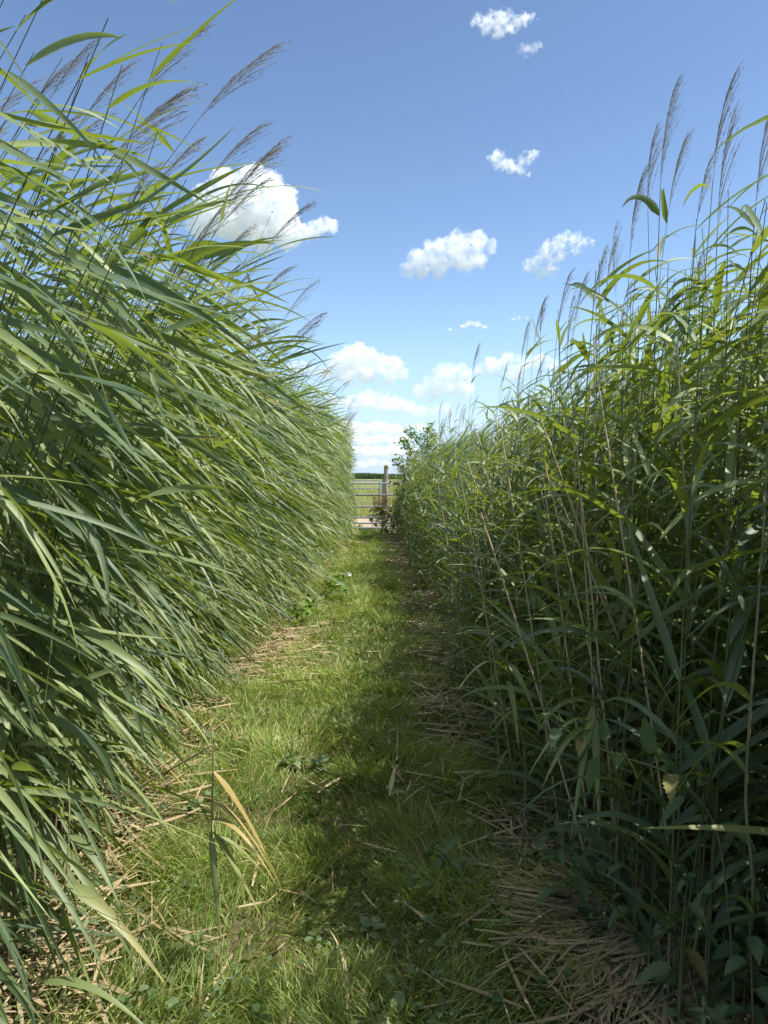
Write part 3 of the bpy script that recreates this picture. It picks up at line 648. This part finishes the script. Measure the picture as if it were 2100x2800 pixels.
fern(1445, 2385, 4, 0.16, 'bright little ferny herb between nettles and dead stalks')

# bindweed patches with white flowers along the left edge of the path
def bindweed(u, v, nleaf, nfl, label, spread=0.3, high=0.35):
    q = on_ground(u, v); org = np.array([q[0], q[1], 0.0]); root = empty('bindweed', org, label, 'bindweed', 'bindweed along the left bed')
    P = org+np.stack([rng.normal(0, spread*0.6, nleaf), rng.normal(0, spread*1.6, nleaf), rad(nleaf, 0.02, high)], -1)
    D = rng.normal(0, 1, (nleaf, 3))*np.array([1, 1, 0.3])+np.array([0.5, -0.3, -0.2])
    L = rad(nleaf, 0.045, 0.085)
    bf = Buf(); bf.grid(strips(P, D, L, L*0.75, np.tile([[0, 0, -0.7]], (nleaf, 1)), rng.normal(-0.4, 0.5, nleaf), np.zeros(nleaf), 7, 3, 0.2, smooth_ovate), rng.random(nleaf), (rng.random(nleaf) < 0.03)*0.6); bf.build('foliage', M_LIME, root, org)
    for k in range(nfl):
        c = org+np.array([rng.uniform(0.0, 0.16), rng.normal(-0.05, 0.14), rng.uniform(0.12, high)]); ax = norm(np.array([0.5, -0.8, 0.45])+rng.normal(0, 0.3, 3))
        s = np.array([0, 0.012, 0.03, 0.042, 0.046])[:, None]; rr = np.array([[0.003, 0.006, 0.011, 0.022, 0.026]])
        bf = Buf(); bf.grid(tubes((c+ax*s)[None], rr, 12), [0.6], [0.0], 0, True); bf.build('flower', M_PETAL, root, org)
bindweed(915, 1622, 90, 3, 'lime green bindweed with white flowers hanging nearest down the left edge', 0.12, 0.22)
bindweed(880, 1530, 130, 1, 'lime green bindweed climbing the left bed with a white flower at its top', 0.2, 0.5)
bindweed(935, 1500, 120, 0, 'yellowish bindweed foliage without flowers near the far end of the left bed', 0.2, 0.5)
bindweed(820, 1690, 90, 0, 'bindweed leaves without flowers low on the sunny left edge', 0.14, 0.2)

# sapling and dock at the far end of the right bed
def sapling():
    org = np.array([at(1150, 1300, 14.6)[0], 14.6, 0.0]); root = empty('sapling', org, 'young broad leaved tree rising above the far end of the right bed', 'tree')
    H = 2.3; bf = Buf(); limbs = [spline([org, org+[0.03, 0, 0.9], org+[-0.02, 0.03, 1.7], org+[0.04, 0, H-0.1]], 12)]
    for k in range(16):
        z = rng.uniform(0.5, 2.2); a = rng.uniform(0, 6.28); l = (H-z)*0.32+0.18
        limbs.append(spline([org+[0, 0, z], org+[math.cos(a)*l*0.6, math.sin(a)*l*0.6, z+l*0.5], org+[math.cos(a)*l, math.sin(a)*l, z+l*1.0]], 12))
    for k, p in enumerate(limbs): bf.grid(tubes(p[None], np.linspace(0.018 if k == 0 else 0.007, 0.002, 12)[None], 5), [0.4], [0.4], 0, True)
    bf.build('trunk', M_WOOD, root, org)
    P = np.concatenate([p[3:][rng.integers(0, 9, 90)]+rng.normal(0, 0.05, (90, 3)) for p in limbs]); n = len(P); L = rad(n, 0.05, 0.09)
    bf = Buf(); bf.grid(strips(P, rng.normal(0, 1, (n, 3))*[1, 1, 0.5]+[0, 0, 0.2], L, L*0.5, np.tile([[0, 0, -0.8]], (n, 1)), rng.normal(0, 0.6, n), np.zeros(n), 6, 3, 0.2, smooth_ovate), rng.random(n), (rng.random(n) < 0.04)*0.5); bf.build('crown', M_LIME, root, org)
sapling()
def dock(u, Y, H, label):
    x = at(u, 1400, Y)[0]; org = np.array([x, Y, 0.0]); root = empty('dock_plant', org, label, 'dock', 'seeding dock plants by the gate')
    st = Buf(); sd = Buf(); lf = Buf()
    for k in range(7):
        a = rng.uniform(0, 6.28); l = rng.uniform(0.05, 0.3); h = H*rng.uniform(0.7, 1.0)
        p = spline([org, org+[math.cos(a)*l*0.4, math.sin(a)*l*0.4, h*0.5], org+[math.cos(a)*l, math.sin(a)*l, h]], 14)
        st.grid(tubes(p[None], np.linspace(0.006, 0.002, 14)[None], 4), [0.5], [0.5], 0, True)
        m = 150; P = p[rng.integers(6, 14, m)]+rng.normal(0, 0.035, (m, 3)); sd.grid(strips(P, rng.normal(0, 1, (m, 3)), np.full(m, 0.022), np.full(m, 0.016), np.zeros((m, 3)), rng.normal(0, 2, m), np.zeros(m), 3, 2, 0, smooth_ovate), rng.random(m), rng.random(m)*0.4)
    m = 40; P = org+np.stack([rng.normal(0, 0.1, m), rng.normal(0, 0.1, m), rad(m, 0.02, H*0.6)], -1); L = rad(m, 0.12, 0.25)
    lf.grid(strips(P, rng.normal(0, 1, (m, 3))*[1, 1, 0.3]+[0, 0, 0.3], L, L*0.3, np.tile([[0, 0, -1.2]], (m, 1)), rng.normal(0, 0.5, m), np.zeros(m), 8, 3, 0.2, smooth_ovate), rng.random(m), rng.random(m)*0.3)
    st.build('stem', M_STEM, root, org); sd.build('seed_heads', M_DOCK, root, org); lf.build('foliage', M_HERB, root, org)
dock(1046, 16.4, 1.0, 'rusty brown seeding dock in front of the right end of the gate')
dock(1072, 15.6, 1.05, 'greener seeding dock nearer than the rusty one, against the right bed')
dock(1030, 18.2, 0.85, 'pale seeding dock standing just behind the gate bars')

# ---------------------------------------------------------------- single reeds and blades of the foreground
def blade_between(P, Q, W, sag, buf, dry0=0.0, dry1=0.0, var=0.5, roll=-0.5, tw=0.2):
    """a reed blade whose midrib runs from P to Q, arching by sag"""
    P, Q = np.asarray(P, float), np.asarray(Q, float); S = 16; t = np.linspace(0, 1, S+1)[:, None]
    c = P*(1-t)+Q*t+np.array([0, 0, 1.])*sag*4*t*(1-t)*(1-0.3*t)
    d = norm(np.gradient(c, axis=0)); s = norm(np.cross(d, [0, 0.25, 1.] if abs(norm(Q-P)[2]) < 0.85 else [0, 1., 0.15])); n = np.cross(s, d); a = roll+tw*t
    s2 = s*np.cos(a)+n*np.sin(a); n2 = n*np.cos(a)-s*np.sin(a); wv = (W*0.5*leaf_profile(t[:, 0]))[:, None]
    V = np.stack([c-s2*wv+n2*wv*0.22, c-n2*wv*0.12, c+s2*wv+n2*wv*0.22], 1)[None]
    buf.grid(V, [var], dry0+(dry1-dry0)*t.T)
def special(name, label, cat, stem, blades, r=0.0035, sdry=0.2, group=None):
    org = np.array([stem[0][0], stem[0][1], 0.0]); root = empty(name, org, label, cat, group)
    p = spline(stem, 26); bf = Buf(); bf.grid(tubes(p[None], np.linspace(r, r*0.55, 26)[None], 7), [0.4], [sdry], 0, True); bf.build('stem', M_STEM, root, org)
    for b in blades:
        bf = Buf(); blade_between(*b[:4], bf, *b[4:6], rng.uniform(0.4, 0.8), *(b[6:] or (-0.5, 0.25))); o = bf.build('leaf', M_LEAF, root, org)
        if b[4] > 0.6: o['label'] = 'yellow dying leaf blade'
Y = 1.9
special('reed', 'bent broken reed with yellow and pale green blades hanging down to the grass', 'reed',
    [on_ground(90, 2330)+[0, 0.05, 0], at(250, 2225, 2.0), at(420, 2130, 1.95), at(560, 2050, Y), at(580, 2040, Y), at(583, 2100, Y), at(580, 2200, Y), at(578, 2300, Y)],
    [(at(585, 2112, Y), at(772, 2432, Y-0.06), 0.024, 0.03, 0.85, 1.0), (at(580, 2193, Y), at(770, 2430, Y-0.04), 0.017, 0.045, 0.9, 1.0), (at(578, 2240, Y), at(758, 2425, Y-0.1), 0.018, 0.05, 0.75, 0.95),
     (at(575, 2275, Y), at(603, 2580, Y-0.1), 0.026, 0.0, 0.0, 0.2, -0.3, 0.1), (at(583, 2275, Y), at(718, 2515, Y-0.08), 0.026, 0.01, 0.0, 0.4, -0.3, 0.1), (at(590, 2290, Y), at(752, 2430, Y), 0.02, 0.03, 0.05, 0.5),
     (at(575, 2260, Y), at(465, 2125, Y+0.05), 0.02, 0.03, 0.0, 0.1), (at(575, 2050, Y), at(720, 2250, Y+0.1), 0.02, 0.02, 0.0, 0.2)], 0.0034, 0.35)
Y = 1.72
special('reed', 'low reed in the left corner with one long broad blade over the litter', 'reed',
    [on_ground(60, 2790), at(150, 2600, Y), at(178, 2420, Y), at(190, 2250, Y+0.05), at(185, 2080, Y+0.12)],
    [(at(183, 2415, Y), at(455, 2695, Y-0.08), 0.034, 0.035, 0.0, 0.65, -0.9, 0.1), (at(120, 2690, Y-0.05), at(420, 2830, Y-0.12), 0.028, 0.05, 0.0, 0.1), (at(170, 2480, Y), at(265, 2740, Y), 0.03, 0.0, 0.0, 0.0, 1.5, 0.2),
     (at(188, 2280, Y), at(330, 2480, Y-0.1), 0.024, 0.03, 0.0, 0.1)])
for tops, lab in ((((1390, 1790, 2.35), (1320, 1960), (1480, 2000), (1250, 1890), (1420, 2060)), 'young reed with spreading blades leaning out over the right edge of the grass'),
                  (((1470, 1330, 2.9), (1590, 1520), (1370, 1500), (1500, 1640), (1330, 1570)), 'bright tipped reed leaning out of the right bed over brown litter'),
                  (((1625, 1920, 2.0), (1560, 2300), (1640, 2300), (1440, 2130), (1480, 2160), (1740, 2290)), 'reed with a sheaf of long blades hanging straight down above the nettles')):
    (u, v, Y), tips = tops[0], tops[1:]
    T = at(u, v, Y); gx = T[0]+0.06
    special('reed', lab, 'reed', [np.array([gx, Y+0.05, 0.0]), np.array([gx+0.01, Y+0.04, T[2]*0.5]), T-[0, 0, 0.04], T],
        [(T-[0, 0, 0.03*k], at(a, b, Y-0.12-0.03*k), 0.027, 0.07 if abs(a-u) > 90 else 0.03, 0.0, 0.05, -0.7+0.3*k, 0.2) for k, (a, b) in enumerate(tips)])
Y = 1.5
special('reed', 'stout green reed at the right edge with a long pale blade pointing left', 'reed',
    [on_ground(2060, 2790)+[0, 0.05, 0], at(2060, 2450, Y), at(2040, 2200, Y), at(2055, 1900, Y), at(2085, 1500, Y+0.05), at(2100, 1200, Y+0.1)],
    [(at(2060, 2300, Y)+[0.14, 0, 0], at(1745, 2265, Y-0.05), 0.026, 0.015, 0.0, 0.35, 0.7, 0.1), (at(2050, 2060, Y), at(1800, 2260, Y), 0.024, 0.09, 0.0, 0.0), (at(2045, 2120, Y), at(1850, 2050, Y+0.05), 0.022, 0.05, 0.0, 0.0),
     (at(2055, 1920, Y), at(1790, 2080, Y-0.03), 0.026, 0.10, 0.0, 0.0), (at(2060, 2500, Y), at(1860, 2640, Y), 0.02, 0.10, 0.0, 0.0)], 0.0045)
o_ = Buf(); p = spline([at(1487, 2720, 1.82)+[0, 0, -0.02], at(1560, 2712, 1.78), at(1640, 2728, 1.74), at(1800, 2752, 1.70), at(1960, 2800, 1.66), at(2150, 2880, 1.62)], 26)
o_.grid(tubes(p[None], np.full((1, 26), 0.0055), 8), [0.7], [np.linspace(0.8, 0.0, 26)], 0, True); o_.grid(tubes(spline([at(1487, 2720, 1.82)+[0, 0, -0.02], at(1490, 2760, 1.80), at(1492, 2840, 1.78)], 8)[None], np.full((1, 8), 0.003), 6), [0.9], [0.9], 0, True)
tag(o_.build('broken_reed_stem', M_STEM, None, p[3]*[1, 1, 0]), 'thick broken green reed stem lying across the dead stalks at bottom right', 'reed stem')

# dead pale stems standing aslant through the right bed, and fallen dry leaves
for k in range(34):
    y = 1.9+2.3*rng.random(); x = float(right_edge(np.array(y)))+rng.uniform(-0.02, 0.42); H = rng.uniform(1.2, 1.9); lx = rng.normal(-0.5, 0.25); ly = rng.normal(0, 0.25)
    org = np.array([x, y, 0.0]); p = spline([org, org+[lx*0.42, ly*0.4, H*0.45], org+[lx, ly, H]], 16)
    lim = 0.30+0.85*max(H-1.37, 0)+rng.uniform(0, 0.35)
    if p[-1, 0] < lim: p[:, 0] = x+(p[:, 0]-x)*(x-lim)/max(x-p[-1, 0], 0.01)
    bf = Buf(); nd = 1+0.25*((np.arange(16) % 4) == 0); bf.grid(tubes(p[None], (np.linspace(0.0046, 0.0022, 16)*nd)[None], 6), [rng.uniform(0.4, 1)], [1.0], 0, True)
    tag(bf.build('dead_reed_stem', M_STEM, None, org), 'bare pale dead reed stem slanting left through the green right bed', 'dead reed', 'dead stems slanting through the right bed')
def strip_leaf(u, v, du, dv, L, Wd, label, lift=0.02, stand=0.0):
    P = on_ground(u, v, 0.02); Q = on_ground(u+du, v+dv, 0.02); d = norm(Q-P); d[2] = stand
    bf = Buf(); V = strips((P+[0, 0, lift])[None], d[None], np.array([L]), np.array([Wd]), rng.normal(0, 0.4, (1, 3))*[1, 1, 0.3], rng.normal(0, 0.4, 1), rng.normal(0, 0.7, 1), 12, 3, 0.2, lambda t: max(0.15, 1-abs(float(t)-0.45)*1.5))
    bf.grid(V, [rng.uniform(0.6, 1)], [0.7]); tag(bf.build('fallen_leaf', M_LITTER, None, P*[1, 1, 0]), label, 'dry leaf', 'dry reed leaves lying on the path')
for a in ((1065, 2190, 26, -55, 0.15, 0.022, 'broad dry tan leaf standing up out of the shaded grass', 0.02, 0.9), (770, 2180, 60, -150, 0.42, 0.016, 'long dry leaf lying in the sunlit grass beside the pale weed'), (620, 2350, 110, -80, 0.30, 0.026, 'wide dry leaf lying behind the yellow blades'),
          (690, 2440, 25, -110, 0.26, 0.016, 'curved dry leaf below the yellow blades'), (950, 2780, 4, -220, 0.34, 0.012, 'thin pale dry stalk lying upright along the lower middle grass'), (1100, 2480, 60, 50, 0.16, 0.018, 'short dry leaf in the shaded middle grass'), (1240, 2125, 90, -5, 0.24, 0.026, 'curled tan leaf on the brown litter at the right'),
          (1340, 2430, 110, -15, 0.2, 0.024, 'reddish tan leaf beside the dead stalk mat'), (1080, 2720, -70, -90, 0.24, 0.006, 'thin straw lying in the dark foreground grass'), (870, 2180, 80, -70, 0.26, 0.014, 'dry leaf lying across the flattened weeds'), (730, 1880, 120, -15, 0.4, 0.014, 'long straw coloured leaf lying across the bright grass'),
          (1085, 2090, 10, -60, 0.2, 0.007, 'upright thin straw in the grass at mid path', 0.02, 1.2), (960, 1790, 140, -5, 0.3, 0.014, 'dry leaf in the far sunlit grass'), (170, 2700, 80, 60, 0.2, 0.014, 'dry leaf in the litter at the bottom left'), (1370, 2600, 60, 160, 0.34, 0.014, 'grey dry stalk edge of the dead mat, at its left side')): strip_leaf(*a)

# ---------------------------------------------------------------- clouds
def cloud(blobs, D, density, label, flat=1.0, disp=0.7, wisp=0.36):
    import bmesh
    bm = bmesh.new(); k = D/F; cs = []
    rmin = min(b[2] for b in blobs)*1.266*k
    for u, v, r in blobs:
        c = at(u*1.266, v*1.266, D); r = r*1.266*k; cs.append(c)
        bmesh.ops.create_icosphere(bm, subdivisions=3, radius=1.0, matrix=Matrix.Translation(Vector(c)) @ Matrix.Diagonal((r, r*0.9, r*flat, 1)))
    org = Vector(np.mean(cs, 0)); bmesh.ops.translate(bm, verts=bm.verts[:], vec=-org)
    me = bpy.data.meshes.new('cloud'); bm.to_mesh(me); bm.free()
    o = bpy.data.objects.new('cloud', me); COL.objects.link(o); o.location = org
    m = o.modifiers.new('union', 'REMESH'); m.mode = 'VOXEL'; m.voxel_size = rmin*flat*0.10
    for sz, st in ((1.1, disp), (0.5, disp*0.65), (0.2, disp*0.4)):
        tx = bpy.data.textures.new('puff', 'CLOUDS'); tx.noise_scale = rmin*sz*1.4; tx.noise_depth = 3
        d = o.modifiers.new('puff', 'DISPLACE'); d.texture = tx; d.strength = rmin*st*2*flat**0.5; d.mid_level = 0.55
    me.materials.append(cloudmat('cloud_vapour', 1.25*density/(rmin*flat), wisp, 0.9/rmin))
    tag(o, label, 'cloud', 'clouds in the blue sky')
cloud([(485, 400, 36), (455, 430, 40), (545, 395, 42), (580, 405, 40), (605, 440, 42), (560, 450, 50), (610, 490, 42), (500, 470, 50), (560, 505, 42), (440, 480, 40), (640, 500, 26), (670, 498, 24), (700, 483, 20), (722, 488, 16), (620, 525, 22)], 2600, 0.9, 'largest white cloud, partly hidden behind the left reeds')
cloud([(880, 580, 20), (905, 562, 26), (940, 545, 30), (985, 530, 32), (1030, 525, 26), (1058, 535, 18), (1000, 560, 32), (950, 580, 26), (1035, 560, 24), (915, 588, 20)], 3000, 0.8, 'oval white cloud in the middle of the sky')
cloud([(1145, 572, 19), (1165, 590, 18), (1190, 582, 22), (1170, 557, 21), (1188, 537, 23), (1212, 524, 21), (1240, 517, 18), (1262, 522, 15), (1205, 552, 21), (1245, 538, 15), (1280, 524, 11), (1225, 512, 14)], 3000, 0.6, 'hook shaped white cloud right of the oval one', 0.85, 0.9, 0.42)
cloud([(1030, 45, 18), (1052, 55, 23), (1078, 62, 24), (1064, 38, 20), (1105, 52, 23), (1135, 44, 18), (1088, 35, 20), (1155, 38, 12)], 2600, 0.75, 'thin wispy cloud highest in the sky', 0.8, 0.9, 0.44)
cloud([(1125, 100, 12), (1146, 110, 17), (1160, 100, 12)], 2600, 0.55, 'tiny faint wisp just under the highest cloud', 0.9, 0.9, 0.46)
cloud([(1068, 345, 17), (1088, 355, 21), (1110, 360, 20), (1136, 345, 19), (1155, 333, 14), (1130, 372, 15), (1075, 335, 15)], 2800, 0.8, 'ragged wispy cloud between the highest cloud and the hooked one', 0.8, 0.8, 0.43)
cloud([(1000, 704, 8), (1015, 699, 10), (1032, 700, 10), (1046, 706, 8), (972, 712, 6)], 3400, 0.35, 'small flat cloud floating alone below the oval cloud', 0.6, 0.6)
cloud([(1108, 688, 6), (1122, 686, 7), (1138, 687, 6)], 3400, 0.2, 'faint little cloud just above the right reeds', 0.6, 0.6)
cloud([(712, 805, 26), (738, 782, 30), (768, 766, 32), (798, 772, 28), (826, 792, 28), (854, 788, 24), (870, 805, 18), (790, 805, 30), (750, 810, 28), (840, 812, 22)], 4200, 0.8, 'bright heaped cloud low in the gap nearest the left reeds', 0.9)
cloud([(912, 845, 20), (930, 824, 23), (958, 808, 26), (986, 800, 24), (1006, 808, 20), (975, 835, 28), (940, 852, 22), (1005, 840, 22)], 4400, 0.7, 'heaped cloud low in the gap left of the sapling', 0.9)
cloud([(1040, 800, 18), (1065, 788, 22), (1098, 778, 22), (1130, 785, 22), (1160, 778, 20), (1190, 785, 20), (1220, 790, 16), (1110, 810, 24)], 4600, 0.7, 'long heaped cloud half hidden behind the right reeds', 0.9)
cloud([(655, 795, 18), (680, 800, 18), (635, 790, 16)], 4600, 0.6, 'cloud peeping out at the edge of the left reeds', 0.9)
cloud([(760, 872, 24), (790, 862, 27), (818, 866, 27), (850, 872, 26), (880, 880, 23), (905, 888, 20), (935, 886, 20), (725, 868, 22), (965, 880, 18)], 5600, 0.6, 'broad pale cloud stretched across the gap under the heaped ones', 0.75)
for n_, (row, D, lab) in enumerate((((735, 925, 10, 905, 8), 7000, 'upper flat streak of cloud low over the gate'), ((760, 948, 8, 890, 6), 8000, 'middle flat streak of cloud low over the gate'), ((740, 975, 8, 880, 6), 9000, 'flat streak of cloud second lowest over the gate'), ((730, 1000, 6, 900, 5), 10500, 'lowest thin streak of cloud near the horizon'))):
    x0, y0, r0, x1, _ = row
    cloud([(x0+(x1-x0)*k/9+random.uniform(-4, 4), y0+random.uniform(-4, 4), r0*2.2*random.uniform(0.7, 1.3)) for k in range(10)], D, 0.6, lab, 0.6, 0.6)
